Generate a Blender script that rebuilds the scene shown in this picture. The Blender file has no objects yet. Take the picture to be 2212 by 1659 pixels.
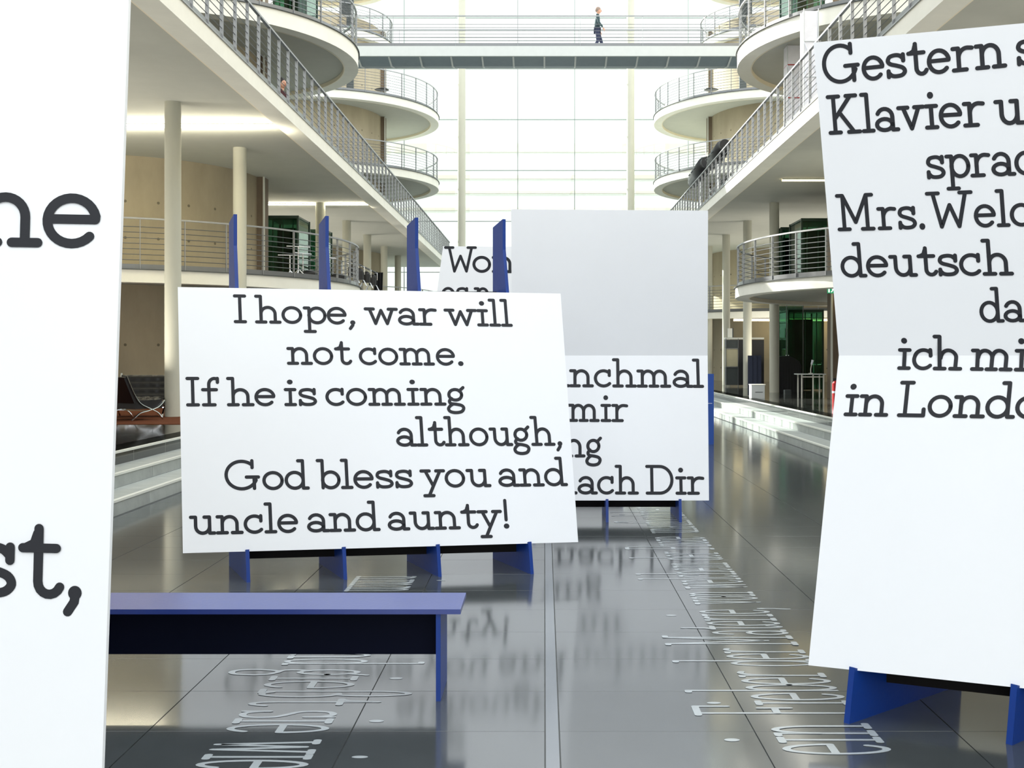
import bpy, math, random
from mathutils import Vector as V
random.seed(4)
PI = math.pi
C = bpy.context.scene.collection
sc = bpy.context.scene
# ------------------------------------------------------------------ camera, world, exposure
F = 2400.0; VX, VY, EYE = 1176.0, 768.0, 1.6
cd = bpy.data.cameras.new('camera'); cam = bpy.data.objects.new('camera', cd); C.objects.link(cam)
cd.sensor_width = 36; cd.lens = F / 2212 * 36
cd.shift_x = -(VX - 1106) / 2212; cd.shift_y = -(829.5 - VY) / 2212
cd.clip_end = 400; cam.location = (0, 0, EYE); cam.rotation_euler = (PI / 2, 0, 0)
sc.camera = cam
W = bpy.data.worlds.new('sky'); sc.world = W; W.use_nodes = True
bg = W.node_tree.nodes['Background']; bg.inputs[0].default_value = (0.95, 0.985, 1.0, 1); bg.inputs[1].default_value = 2.15
sl = bpy.data.lights.new('sun', 'SUN'); sl.energy = 15.0; sl.angle = 0.01; sl.color = (1, 0.96, 0.88)
sun = bpy.data.objects.new('sun', sl); C.objects.link(sun)
sun.rotation_euler = V((1.0, -0.95, -0.70)).to_track_quat('-Z', 'Y').to_euler()
for _s in (-1, 1):                       # added fill lamps, no real fittings, brightening the gallery soffits
    for _y in (-6, 3, 12, 19.5, 37.5, 44):
        _l = bpy.data.lights.new('soffit_fill', 'AREA'); _l.shape = 'RECTANGLE'; _l.size = 5.0; _l.size_y = 1.2; _l.energy = 170; _l.color = (1, .93, .80)
        _o = bpy.data.objects.new('soffit_fill', _l); C.objects.link(_o); _o.location = (.09 + _s * 9.6, _y, 1.3); _o.rotation_euler = (PI, 0, 0)
vs = sc.view_settings; vs.view_transform = 'Standard'; vs.look = 'None'; vs.gamma = 1; vs.use_curve_mapping = False; vs.exposure = 0.29

# ------------------------------------------------------------------ materials
def srgb(r, g, b):
    f = lambda c: c / 12.92 if c <= 0.04045 else ((c + 0.055) / 1.055) ** 2.4
    return (f(r / 255), f(g / 255), f(b / 255), 1)
def mat(name, col, rough=0.6, metal=0.0, spec=0.5, noise=0.0, nscale=4.0, bump=0.0, bscale=60, emit=None, estr=0, rnd=0.0, coat=0.0, stretch=None):
    m = bpy.data.materials.new(name); m.use_nodes = True; nt = m.node_tree; N = nt.nodes; L = nt.links
    p = N['Principled BSDF']; col = col if len(col) == 4 else (*col, 1)
    p.inputs['Base Color'].default_value = col; p.inputs['Roughness'].default_value = rough
    p.inputs['Metallic'].default_value = metal; p.inputs['Specular IOR Level'].default_value = spec
    p.inputs['Coat Weight'].default_value = coat
    if noise or rnd or bump:
        tc = N.new('ShaderNodeTexCoord'); mp = N.new('ShaderNodeMapping'); L.new(tc.outputs['Object'], mp.inputs[0])
        if stretch: mp.inputs['Scale'].default_value = stretch
    if noise or rnd:
        mx = N.new('ShaderNodeMix'); mx.data_type = 'RGBA'; mx.blend_type = 'MULTIPLY'; mx.inputs[0].default_value = 1
        mx.inputs[6].default_value = col
        nz = N.new('ShaderNodeTexNoise'); nz.inputs['Scale'].default_value = nscale; nz.inputs['Detail'].default_value = 6; nz.inputs['Roughness'].default_value = 0.65
        L.new(mp.outputs[0], nz.inputs['Vector'])
        mr = N.new('ShaderNodeMapRange'); mr.inputs[1].default_value = 0.3; mr.inputs[2].default_value = 0.7
        mr.inputs[3].default_value = 1 - noise; mr.inputs[4].default_value = 1 + noise
        L.new(nz.outputs['Fac'], mr.inputs[0])
        if rnd:
            oi = N.new('ShaderNodeObjectInfo'); m2 = N.new('ShaderNodeMapRange'); m2.inputs[3].default_value = 1 - rnd; m2.inputs[4].default_value = 1 + rnd
            L.new(oi.outputs['Random'], m2.inputs[0]); mu = N.new('ShaderNodeMath'); mu.operation = 'MULTIPLY'
            L.new(mr.outputs[0], mu.inputs[0]); L.new(m2.outputs[0], mu.inputs[1]); out = mu.outputs[0]
        else: out = mr.outputs[0]
        cc = N.new('ShaderNodeCombineColor'); [L.new(out, cc.inputs[i]) for i in range(3)]
        L.new(cc.outputs[0], mx.inputs[7]); L.new(mx.outputs[2], p.inputs['Base Color'])
    if bump:
        n2 = N.new('ShaderNodeTexNoise'); n2.inputs['Scale'].default_value = bscale; n2.inputs['Detail'].default_value = 3
        L.new(mp.outputs[0], n2.inputs['Vector']); bp = N.new('ShaderNodeBump'); bp.inputs['Strength'].default_value = bump; bp.inputs['Distance'].default_value = 0.01
        L.new(n2.outputs['Fac'], bp.inputs['Height']); L.new(bp.outputs[0], p.inputs['Normal'])
    if emit: p.inputs['Emission Color'].default_value = (*emit, 1); p.inputs['Emission Strength'].default_value = estr
    return m
def glassmat(name, tint, refl=0.12, rough=0.0):
    m = bpy.data.materials.new(name); m.use_nodes = True; nt = m.node_tree; N = nt.nodes; L = nt.links
    N.remove(N['Principled BSDF']); t = N.new('ShaderNodeBsdfTransparent'); t.inputs[0].default_value = (*tint, 1)
    g = N.new('ShaderNodeBsdfGlossy'); g.inputs['Roughness'].default_value = rough; g.inputs[0].default_value = (.9, .95, .93, 1)
    lw = N.new('ShaderNodeLayerWeight'); lw.inputs[0].default_value = .5
    pw = N.new('ShaderNodeMath'); pw.operation = 'POWER'; pw.inputs[1].default_value = 4; L.new(lw.outputs['Facing'], pw.inputs[0])
    fr = N.new('ShaderNodeMath'); fr.operation = 'MULTIPLY_ADD'; fr.inputs[1].default_value = .6; fr.inputs[2].default_value = .04; L.new(pw.outputs[0], fr.inputs[0])
    mx = N.new('ShaderNodeMixShader'); L.new(fr.outputs[0], mx.inputs[0]); L.new(t.outputs[0], mx.inputs[1]); L.new(g.outputs[0], mx.inputs[2])
    L.new(mx.outputs[0], N['Material Output'].inputs[0]); return m
M = {}
M['white'] = mat('white board laminate', srgb(240, 243, 247), 0.42, spec=0.3, noise=0.012, nscale=1.5)
M['blue'] = mat('blue painted board', (0.0, 0.034, 0.235), 0.45, noise=0.05, nscale=8, bump=0.05)
M['bluetop'] = mat('blue painted bench top', (0.012, 0.035, 0.22), 0.28, spec=0.9, noise=0.05, nscale=8, bump=0.05)
M['navy'] = mat('blue apron with painted shade', (0.0, 0.0015, 0.012), 0.6, spec=0.12, noise=0.05)  # blue apron under the seat, its shade put into the base colour
M['black'] = mat('black beam', (0.004, 0.003, 0.003), 0.6, spec=0.15, noise=0.05)
M['ink'] = mat('black vinyl lettering', srgb(38, 40, 46), 0.55, spec=0.3, noise=0.02)
M['slab'] = mat('dark polished stone', srgb(66, 71, 73), 0.115, spec=0.5, noise=0.13, nscale=3.5, rnd=0.05, bump=0.010, bscale=9)
M['slab'].node_tree.nodes['Principled BSDF'].inputs['IOR'].default_value = 3.0
M['joint'] = mat('floor joint filler', srgb(92, 96, 95), 0.5, noise=0.05)
M['strip'] = mat('pale metal floor strip', srgb(84, 92, 100), 0.16, spec=0.6, noise=0.03)
M['strip'].node_tree.nodes['Principled BSDF'].inputs['IOR'].default_value = 3.0
M['inlay'] = mat('pale inlaid letters', srgb(158, 166, 170), 0.2, spec=0.5, noise=0.05, nscale=9)
M['inlay'].node_tree.nodes['Principled BSDF'].inputs['IOR'].default_value = 2.0
M['darkstone'] = mat('dark platform stone', srgb(44, 46, 44), 0.09, spec=0.5, noise=0.15, nscale=3)
M['step'] = mat('grey step stone', srgb(152, 158, 155), 0.5, noise=0.12, nscale=5, rnd=0.06)
M['nosing'] = mat('pale step edge', srgb(205, 208, 200), 0.45, noise=0.03)
M['conc'] = mat('smooth concrete', srgb(176, 174, 162), 0.75, spec=0.25, noise=0.06, nscale=1.2, bump=0.03, bscale=30)
M['fascia'] = mat('pale concrete fascia', srgb(224, 224, 214), 0.65, spec=0.3, noise=0.05, nscale=1.5, bump=0.03)
M['soffit'] = mat('painted concrete soffit', srgb(178, 180, 172), 0.8, spec=0.2, noise=0.03, nscale=2)
M['wall'] = mat('board marked concrete', srgb(168, 158, 136), 0.85, spec=0.2, noise=0.13, nscale=0.9, bump=0.05, bscale=25, stretch=(1, 1, 0.35))
M['lip'] = mat('cream drip edge', srgb(226, 218, 196), 0.6, noise=0.02)
M['column'] = mat('pale column concrete', srgb(190, 190, 176), 0.7, spec=0.3, noise=0.07, nscale=1.6, bump=0.04, bscale=40, stretch=(1, 1, 0.3))
M['steel'] = mat('grey coated steel', srgb(146, 149, 151), 0.42, metal=0.35, noise=0.03)
M['steelm'] = mat('grey coated metal', srgb(118, 121, 123), 0.35, metal=0.5, noise=0.03)
M['chrome'] = mat('polished chrome', (0.8, 0.82, 0.84), 0.08, metal=1.0, noise=0.02)
M['leather'] = mat('black leather', (0.006, 0.006, 0.008), 0.4, noise=0.1, bump=0.1, bscale=80)
M['brown'] = mat('brown pillar cladding', srgb(112, 98, 82), 0.7, noise=0.08)
M['rug'] = mat('rust brown rug', srgb(92, 52, 32), 0.95, spec=0.1, noise=0.1, nscale=20)
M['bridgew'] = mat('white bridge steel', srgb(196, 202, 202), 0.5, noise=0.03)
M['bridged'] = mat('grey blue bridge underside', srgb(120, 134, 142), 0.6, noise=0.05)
M['mullion'] = mat('steel window bar', srgb(136, 150, 145), 0.5, metal=0.2, noise=0.03)
M['glass'] = glassmat('clear window glass', (0.93, 0.97, 0.96))
M['green'] = glassmat('green tinted glass', (0.42, 0.60, 0.51))
M['greend'] = mat('dark green lift core', srgb(36, 60, 48), 0.35, noise=0.2, nscale=3)
M['lamp'] = mat('lit ceiling tube', (1, .95, .8), 0.5, emit=(1.0, 0.90, 0.66), estr=26, noise=0.01)
M['lampsoft'] = mat('warm lit strip', (1, .9, .6), 0.5, emit=(1.0, 0.80, 0.38), estr=7, noise=0.01)
M['rubber'] = mat('matt black plastic', (0.008, 0.009, 0.011), 0.5, noise=0.1)
M['banner'] = mat('white translucent fabric', srgb(222, 222, 228), 0.8, noise=0.04, nscale=6)
M['red'] = mat('red lacquer', srgb(168, 26, 30), 0.4, noise=0.05)
M['lime'] = mat('lime yellow plastic', srgb(205, 225, 60), 0.5, noise=0.05)
M['exit'] = mat('lit green exit sign', srgb(20, 130, 80), 0.5, emit=(0.01, 0.22, 0.09), estr=1.0, noise=0.01)
M['exitw'] = mat('lit white exit symbol', (.9, .95, .9), 0.5, emit=(0.8, 0.9, 0.85), estr=0.8, noise=0.01)
M['totem'] = mat('blue printed info board', srgb(20, 68, 150), 0.4, noise=0.04)
M['print'] = mat('white print', srgb(225, 230, 240), 0.5, noise=0.02)
M['navycloth'] = mat('navy partition fabric', srgb(42, 48, 66), 0.9, noise=0.08, nscale=30)
M['skin'] = mat('skin', srgb(198, 150, 125), 0.6, noise=0.03)
M['hair'] = mat('dark hair', (0.012, 0.009, 0.008), 0.7, noise=0.1)
M['hairg'] = mat('grey blond hair', srgb(140, 122, 110), 0.7, noise=0.1)
M['cloth1'] = mat('grey green jacket', srgb(52, 70, 74), 0.9, noise=0.08)
M['cloth2'] = mat('slate blue trousers', srgb(40, 46, 70), 0.9, noise=0.08)
M['cloth3'] = mat('dark red clothes', srgb(58, 24, 26), 0.9, noise=0.08)
M['outside'] = mat('pale building render', srgb(225, 225, 220), 0.9, noise=0.02)
M['band'] = mat('beige building band', srgb(206, 200, 184), 0.9, noise=0.03)
M['ground'] = mat('pale outdoor paving', srgb(190, 190, 185), 0.9, noise=0.03)
M['grey'] = mat('dark grey panel', srgb(62, 68, 68), 0.6, noise=0.05)
M['beige'] = mat('beige panel', srgb(186, 180, 150), 0.7, noise=0.05)
M['tie'] = mat('dark form tie', srgb(112, 106, 90), 0.8, noise=0.05)

# ------------------------------------------------------------------ mesh helpers
class MB:
    def __init__(s): s.v = []; s.f = []; s.sm = []
    def add(s, vs_, fs, smooth=False):
        o = len(s.v); s.v += [tuple(p) for p in vs_]; s.f += [tuple(i + o for i in f) for f in fs]; s.sm += [smooth] * len(fs); return s
    def box(s, x0, y0, z0, x1, y1, z1):
        x0, x1 = min(x0, x1), max(x0, x1); y0, y1 = min(y0, y1), max(y0, y1); z0, z1 = min(z0, z1), max(z0, z1)
        v = [(x0, y0, z0), (x1, y0, z0), (x1, y1, z0), (x0, y1, z0), (x0, y0, z1), (x1, y0, z1), (x1, y1, z1), (x0, y1, z1)]
        return s.add(v, [(0, 3, 2, 1), (4, 5, 6, 7), (0, 1, 5, 4), (1, 2, 6, 5), (2, 3, 7, 6), (3, 0, 4, 7)])
    def prism(s, pts, d):
        """planar polygon pts (3D) extruded by vector d"""
        n = len(pts); d = V(d); a = [V(p) for p in pts]; b = [p + d for p in a]
        fs = [tuple(range(n - 1, -1, -1)), tuple(range(n, 2 * n))] + [(i, (i + 1) % n, n + (i + 1) % n, n + i) for i in range(n)]
        return s.add(a + b, fs)
    def cyl(s, c, r, z0, z1, n=24, r2=None, a0=0, a1=2 * PI):
        r2 = r if r2 is None else r2; full = abs(a1 - a0 - 2 * PI) < 1e-6; k = n if full else n + 1
        A = [a0 + (a1 - a0) * i / n for i in range(k)]
        lo = [(c[0] + r * math.cos(a), c[1] + r * math.sin(a), z0) for a in A]; hi = [(c[0] + r2 * math.cos(a), c[1] + r2 * math.sin(a), z1) for a in A]
        s.add(lo + hi, [(i, (i + 1) % k, k + (i + 1) % k, k + i) for i in range(k)], True)
        s.add(lo, [tuple(range(k - 1, -1, -1))]); s.add(hi, [tuple(range(k))]); return s
    def tube(s, pts, r, n=6, closed=False, cap=True):
        P = [V(p) for p in pts]; m = len(P); rings = []
        for i, p in enumerate(P):
            t = (P[(i + 1) % m] - P[i - 1]) if closed or 0 < i < m - 1 else (P[1] - P[0] if i == 0 else P[-1] - P[-2])
            t.normalize(); up = V((0, 0, 1)) if abs(t.z) < 0.95 else V((1, 0, 0)); a = t.cross(up).normalized(); b = a.cross(t)
            rr = r[i] if isinstance(r, (list, tuple)) else r
            rings.append([p + (a * math.cos(2 * PI * j / n) + b * math.sin(2 * PI * j / n)) * rr for j in range(n)])
        v = [q for R in rings for q in R]; f = []
        for i in range(m if closed else m - 1):
            for j in range(n): f.append((i * n + j, i * n + (j + 1) % n, ((i + 1) % m) * n + (j + 1) % n, ((i + 1) % m) * n + j))
        s.add(v, f, n > 4)
        if cap and not closed: s.add(rings[0], [tuple(range(n - 1, -1, -1))]); s.add(rings[-1], [tuple(range(n))])
        return s
    def sweep(s, pts, w, h, closed=False):
        """rectangular bar (w across, h tall) swept along horizontal path through its centre"""
        P = [V(p) for p in pts]; m = len(P); v = []
        for i, p in enumerate(P):
            t = (P[(i + 1) % m] - P[i - 1]) if closed or 0 < i < m - 1 else (P[1] - P[0] if i == 0 else P[-1] - P[-2])
            t.z = 0; t.normalize(); a = V((t.y, -t.x, 0)) * (w / 2); z = V((0, 0, h / 2))
            v += [p - a - z, p + a - z, p + a + z, p - a + z]
        f = []
        for i in range(m if closed else m - 1):
            j = (i + 1) % m
            for k in range(4): f.append((i * 4 + k, i * 4 + (k + 1) % 4, j * 4 + (k + 1) % 4, j * 4 + k))
        s.add(v, f)
        if not closed: s.add(v[:4], [(3, 2, 1, 0)]); s.add(v[-4:], [(0, 1, 2, 3)])
        return s
    def ball(s, c, r, n=12, m=8, sc_=(1, 1, 1)):
        v = []; f = []
        for i in range(m + 1):
            th = PI * i / m
            for j in range(n): v.append((c[0] + r * sc_[0] * math.sin(th) * math.cos(2 * PI * j / n), c[1] + r * sc_[1] * math.sin(th) * math.sin(2 * PI * j / n), c[2] + r * sc_[2] * math.cos(th)))
        for i in range(m):
            for j in range(n): f.append((i * n + j, (i + 1) * n + j, (i + 1) * n + (j + 1) % n, i * n + (j + 1) % n))
        return s.add(v, f, True)
    def mesh(s, name, m):
        me = bpy.data.meshes.new(name); me.from_pydata(s.v, [], s.f); me.polygons.foreach_set('use_smooth', s.sm); me.materials.append(m); me.update(); return me
    def build(s, name, m, parent=None, loc=(0, 0, 0)):
        o = bpy.data.objects.new(name, s.mesh(name, m)); C.objects.link(o); o.location = loc
        if parent: o.parent = parent
        return o
def tag(o, label=None, cat=None, group=None, kind=None):
    if label: o['label'] = label
    if cat: o['category'] = cat
    if group: o['group'] = group
    if kind: o['kind'] = kind
    return o
def thing(name, label, cat, loc=(0, 0, 0), rz=0, group=None):
    o = bpy.data.objects.new(name, None); C.objects.link(o); o.empty_display_size = 0.2; o.location = loc; o.rotation_euler = (0, 0, rz)
    return tag(o, label, cat, group)
def struct(name, mb, m, parent=None):
    o = mb.build(name, m, parent)
    if not parent: o['kind'] = 'structure'
    return o
def inst(name, me, parent, loc=(0, 0, 0), rz=0):
    o = bpy.data.objects.new(name, me); C.objects.link(o); o.parent = parent; o.location = loc; o.rotation_euler = (0, 0, rz); return o
def ray(x, y): return V(((x - VX) / F, 1, (VY - y) / F))

# ------------------------------------------------------------------ slab serif stroke font
b, xh, cp = .085, .915, 1.535
def arc(cx, cy, rx, ry, a0, a1, n=16):
    return [(cx + rx * math.cos(math.radians(a0 + (a1 - a0) * i / n)), cy + ry * math.sin(math.radians(a0 + (a1 - a0) * i / n))) for i in range(n + 1)]
def cr(P, k=5):
    out = []; Q = [P[0]] + P + [P[-1]]
    for i in range(1, len(Q) - 2):
        for j in range(k):
            t = j / k; out.append(tuple(0.5 * (2 * Q[i][c] + (Q[i + 1][c] - Q[i - 1][c]) * t + (2 * Q[i - 1][c] - 5 * Q[i][c] + 4 * Q[i + 1][c] - Q[i + 2][c]) * t * t + (3 * Q[i][c] - Q[i - 1][c] - 3 * Q[i + 1][c] + Q[i + 2][c]) * t ** 3) for c in (0, 1)))
    return out + [P[-1]]
def h_(x0, x1, y): return [(x0, y), (x1, y)]
def v_(x, y0, y1): return [(x, y0), (x, y1)]
G = {
 'n': (1.27, [v_(.3, b, xh), h_(.08, .3, xh), h_(.08, .52, b), arc(.64, .55, .34, .365, 180, 0) + [(.98, b)], h_(.76, 1.2, b)]),
 'h': (1.27, [v_(.3, b, cp), h_(.08, .3, cp), h_(.08, .52, b), arc(.64, .55, .34, .365, 180, 0) + [(.98, b)], h_(.76, 1.2, b)]),
 'm': (1.86, [v_(.3, b, xh), h_(.08, .3, xh), h_(.08, .5, b), arc(.6, .58, .30, .335, 180, 0) + [(.90, b)], h_(.70, 1.1, b), arc(1.2, .58, .30, .335, 180, 0) + [(1.50, b)], h_(1.3, 1.72, b)]),
 'r': (.96, [v_(.3, b, xh), h_(.08, .3, xh), h_(.08, .6, b), arc(.68, .53, .38, .385, 180, 88) + [(.86, .895)]]),
 'i': (.62, [v_(.3, b, xh), h_(.08, .52, xh), h_(.08, .52, b)]),
 'l': (.60, [v_(.3, b, cp), h_(.08, .3, cp), h_(.08, .52, b)]),
 'I': (.66, [v_(.32, b, cp), h_(.08, .56, cp), h_(.08, .56, b)]),
 'o': (1.06, [arc(.52, .5, .425, .42, 0, 360, 28)]),
 'e': (1.02, [h_(.1, .9, .53), [(.9, .53)] + arc(.5, .5, .415, .42, 12, 318, 26)]),
 'c': (.97, [arc(.52, .5, .425, .42, 50, 318, 24), v_(.82, .66, .93)]),
 'a': (1.05, [arc(.46, .60, .34, .32, 155, 0, 10) + [(.80, b)], arc(.44, .30, .345, .22, 0, 360, 20), h_(.80, 1.02, b)]),
 'd': (1.15, [arc(.48, .5, .40, .42, 0, 360, 26), v_(.88, b, cp), h_(.66, .88, cp), h_(.88, 1.1, b)]),
 'b': (1.15, [v_(.3, b, cp), h_(.08, .3, cp), arc(.68, .5, .39, .42, 0, 360, 26)]),
 'p': (1.15, [v_(.3, -.415, xh), h_(.08, .3, xh), h_(.08, .56, -.415), arc(.68, .5, .39, .42, 0, 360, 26)]),
 'g': (.98, [arc(.46, .61, .31, .30, 0, 360, 22), [(.66, .82), (.86, 1.02)], cr([(.27, .40), (.16, .26), (.22, .12), (.5, .07), (.74, .0), (.83, -.15), (.72, -.34), (.45, -.40), (.18, -.34), (.09, -.18), (.18, -.02), (.3, .07)])]),
 's': (.94, [cr([(.80, .76), (.66, .88), (.46, .915), (.22, .86), (.14, .70), (.24, .58), (.50, .50), (.76, .40), (.84, .25), (.72, .12), (.48, .085), (.28, .12), (.14, .25)]), v_(.80, .68, .92), v_(.14, .08, .31)]),
 't': (.86, [[(.40, 1.27), (.40, .32)] + arc(.62, .32, .22, .235, 180, 335, 8), h_(.10, .74, xh), [(.16, .92), (.32, 1.0), (.38, 1.18)]]),
 'u': (1.22, [h_(.08, .3, xh), [(.3, xh), (.3, .44)] + arc(.62, .44, .32, .355, 180, 360, 12), v_(.94, b, xh), h_(.70, .94, xh), h_(.94, 1.16, b)]),
 'v': (1.16, [[(.24, xh), (.58, b), (.92, xh)], h_(.04, .44, xh), h_(.74, 1.12, xh)]),
 'w': (1.62, [[(.24, xh), (.52, b), (.81, .84), (1.10, b), (1.38, xh)], h_(.04, .44, xh), h_(1.18, 1.58, xh)]),
 'y': (1.16, [[(.24, xh), (.60, .10)], [(.96, xh), (.60, .10), (.38, -.415)], h_(.04, .44, xh), h_(.76, 1.14, xh), h_(.16, .60, -.415)]),
 'f': (.84, [[(.40, b), (.40, 1.20)] + arc(.66, 1.2, .26, .335, 180, 70, 8), v_(.80, 1.32, 1.54), h_(.12, .74, xh), h_(.14, .66, b)]),
 'k': (1.15, [v_(.3, b, cp), h_(.08, .3, cp), h_(.08, .5, b), [(.3, .42), (.82, xh)], [(.5, .6), (.9, b)], h_(.66, 1.0, xh), h_(.74, 1.12, b)]),
 'z': (.95, [[(.12, .75), (.12, xh), (.8, xh), (.12, b), (.84, b), (.84, .26)]]),
 'G': (1.78, [arc(.84, .81, .72, .725, 48, 338, 34), h_(1.06, 1.62, .70), v_(1.42, .10, .70), v_(1.34, 1.20, 1.56)]),
 'D': (1.62, [v_(.36, b, cp), [(.1, cp), (.75, cp)] + arc(.78, .81, .66, .725, 90, -90, 20) + [(.1, b)]]),
 'K': (1.55, [v_(.34, b, cp), h_(.1, .58, cp), h_(.1, .58, b), [(.34, .62), (1.12, cp)], [(.60, .86), (1.2, b)], h_(.92, 1.36, cp), h_(.96, 1.46, b)]),
 'L': (1.24, [v_(.34, b, cp), h_(.1, .58, cp), h_(.1, 1.10, b), v_(1.10, b, .36)]),
 'M': (2.05, [v_(.40, b, cp), [(.40, cp), (.98, .38), (1.56, cp)], v_(1.56, b, cp), h_(.14, .40, cp), h_(1.56, 1.84, cp), h_(.14, .66, b), h_(1.30, 1.84, b)]),
 'W': (2.20, [[(.34, cp), (.68, b), (1.10, 1.02), (1.50, b), (1.86, cp)], h_(.08, .60, cp), h_(1.60, 2.12, cp)]),
 'F': (1.30, [v_(.34, b, cp), h_(.1, 1.16, cp), v_(1.16, 1.24, cp), h_(.34, .92, .80), h_(.1, .58, b), v_(.92, .66, .94)]),
 'P': (1.35, [v_(.34, b, cp), [(.1, cp), (.75, cp)] + arc(.78, 1.14, .4, .395, 90, -90, 12) + [(.34, .745)], h_(.1, .58, b)]),
 'S': (1.2, [cr([(1.0, 1.3), (.8, 1.5), (.55, 1.535), (.22, 1.42), (.15, 1.15), (.4, .92), (.8, .72), (1.05, .45), (.9, .16), (.6, .085), (.25, .15), (.14, .4)])]),
 'ß': (1.15, [[(.3, b), (.3, 1.15)] + arc(.58, 1.15, .28, .385, 180, -60, 12) + [(.6, .85)] + arc(.62, .48, .34, .38, 80, -130, 14), h_(.08, .5, b)]),
 ',': (.50, [[(.26, .10), (.24, -.04), (.12, -.22)]]), '.': (.46, []), '!': (.50, [v_(.24, .46, 1.5)]), ' ': (.36, [])}
DOT = {'i': (.3, 1.34, .135), ',': (.25, .12, .13), '.': (.24, .12, .14), '!': (.24, .12, .14)}
def width(t): return sum(G[c][0] for c in t)
def text_mesh(mb, t, O, U, Vv, su, sv, pen, pen2=None):
    """glyph run: origin O, unit vectors U (reading) Vv (up); su, sv metres per unit; pen widths in metres"""
    pa = pen / 2; pb = (pen2 or pen) / 2; x = 0
    NN = U.cross(Vv).normalized(); lay = [0]
    def put(poly): mb.add([O + U * (p[0] * pa) + Vv * (p[1] * pb) + NN * (lay[0] * 1.2e-4) for p in poly], [tuple(range(len(poly)))])
    def disc(cx, cy, r=1.0, n=14):
        put([(cx + r * math.cos(2 * PI * k / n), cy + r * math.sin(2 * PI * k / n)) for k in range(n)])
    for ch in t:
        adv, strokes = G[ch]
        for st in strokes:
            P = [((x + p[0]) * su / pa, p[1] * sv / pb) for p in st]
            lay[0] += 1; N_ = []
            for i in range(len(P) - 1):
                dx, dy = P[i + 1][0] - P[i][0], P[i + 1][1] - P[i][1]; l = math.hypot(dx, dy) or 1; N_.append((-dy / l, dx / l))
            L_, R_ = [], []
            for i in range(len(P)):
                if i == 0: n = N_[0]
                elif i == len(P) - 1: n = N_[-1]
                else:
                    a, c = N_[i - 1], N_[i]; dt = a[0] * c[0] + a[1] * c[1]
                    if dt < 0.6: n = None
                    else: k = 1 / (1 + dt); n = ((a[0] + c[0]) * k, (a[1] + c[1]) * k)
                L_.append(n)
            for i in range(len(P) - 1):
                n0 = L_[i] or N_[i]; n1 = L_[i + 1] or N_[i]
                put([(P[i][0] - n0[0], P[i][1] - n0[1]), (P[i + 1][0] - n1[0], P[i + 1][1] - n1[1]), (P[i + 1][0] + n1[0], P[i + 1][1] + n1[1]), (P[i][0] + n0[0], P[i][1] + n0[1])])
                if i and L_[i] is None: lay[0] += 1; disc(*P[i])
            if P[0] != P[-1]: lay[0] += 1; disc(*P[0]); disc(*P[-1])
        if ch in DOT:
            dx, dy, r = DOT[ch]; k = 20
            mb.add([O + U * ((x + dx + r * math.cos(2 * PI * q / k)) * su) + Vv * ((dy + r * math.sin(2 * PI * q / k) * (1 if sv < su * 2 else .5)) * sv) for q in range(k)], [tuple(range(k))])
        x += adv

# ------------------------------------------------------------------ SETTING: floors
fx0, fx1, fy0, fy1 = -4.21, 4.39, -25.0, 61.0
fl = struct('floor', MB().box(fx0 - .1, fy0, -.20, fx1 + .1, fy1, -.012), M['joint'])
cols = [(-4.21, -3.385), (-3.38, -2.535), (-2.53, -1.692), (-1.687, -.825), (-.82, .0), (.066, .892), (.897, 1.744), (1.749, 2.605), (2.610, 3.455), (3.460, 4.39)]
RP = .567; R0 = 4.729
cache = {}
def slab_mesh(w):
    k = round(w, 3)
    if k not in cache:
        g = .0014; e = .0002; x0, x1, y0, y1 = 0, w, g, RP - g
        mb = MB(); vv = [(x0, y0, -.011), (x1, y0, -.011), (x1, y1, -.011), (x0, y1, -.011), (x0, y0, -.0002), (x1, y0, -.0002), (x1, y1, -.0002), (x0, y1, -.0002),
                         (x0 + e, y0 + e, 0), (x1 - e, y0 + e, 0), (x1 - e, y1 - e, 0), (x0 + e, y1 - e, 0)]
        mb.add(vv, [(0, 1, 5, 4), (1, 2, 6, 5), (2, 3, 7, 6), (3, 0, 4, 7), (4, 5, 9, 8), (5, 6, 10, 9), (6, 7, 11, 10), (7, 4, 8, 11), (8, 9, 10, 11)])
        cache[k] = mb.mesh('floor_slab', M['slab'])
    return cache[k]
stuff = MB(); nrow = 0
for k in range(-52, 100):
    y = R0 + RP * k
    if y + RP > fy1: break
    for (x0, x1) in cols:
        if -2 <= k <= 23 and nrow < 262:
            inst('floor_slab', slab_mesh(x1 - x0), fl, (x0, y, 0)); nrow += 1
        else:
            stuff.add([(x0, y + .003, 0), (x1, y + .003, 0), (x1, y + RP - .003, 0), (x0, y + RP - .003, 0)], [(0, 1, 2, 3)])
o = stuff.build('floor_slab', M['slab'], fl); o['kind'] = 'stuff'
MB().box(.006, fy0, -.011, .060, fy1, .0005).build('floor_strip', M['strip'], fl)
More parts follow.
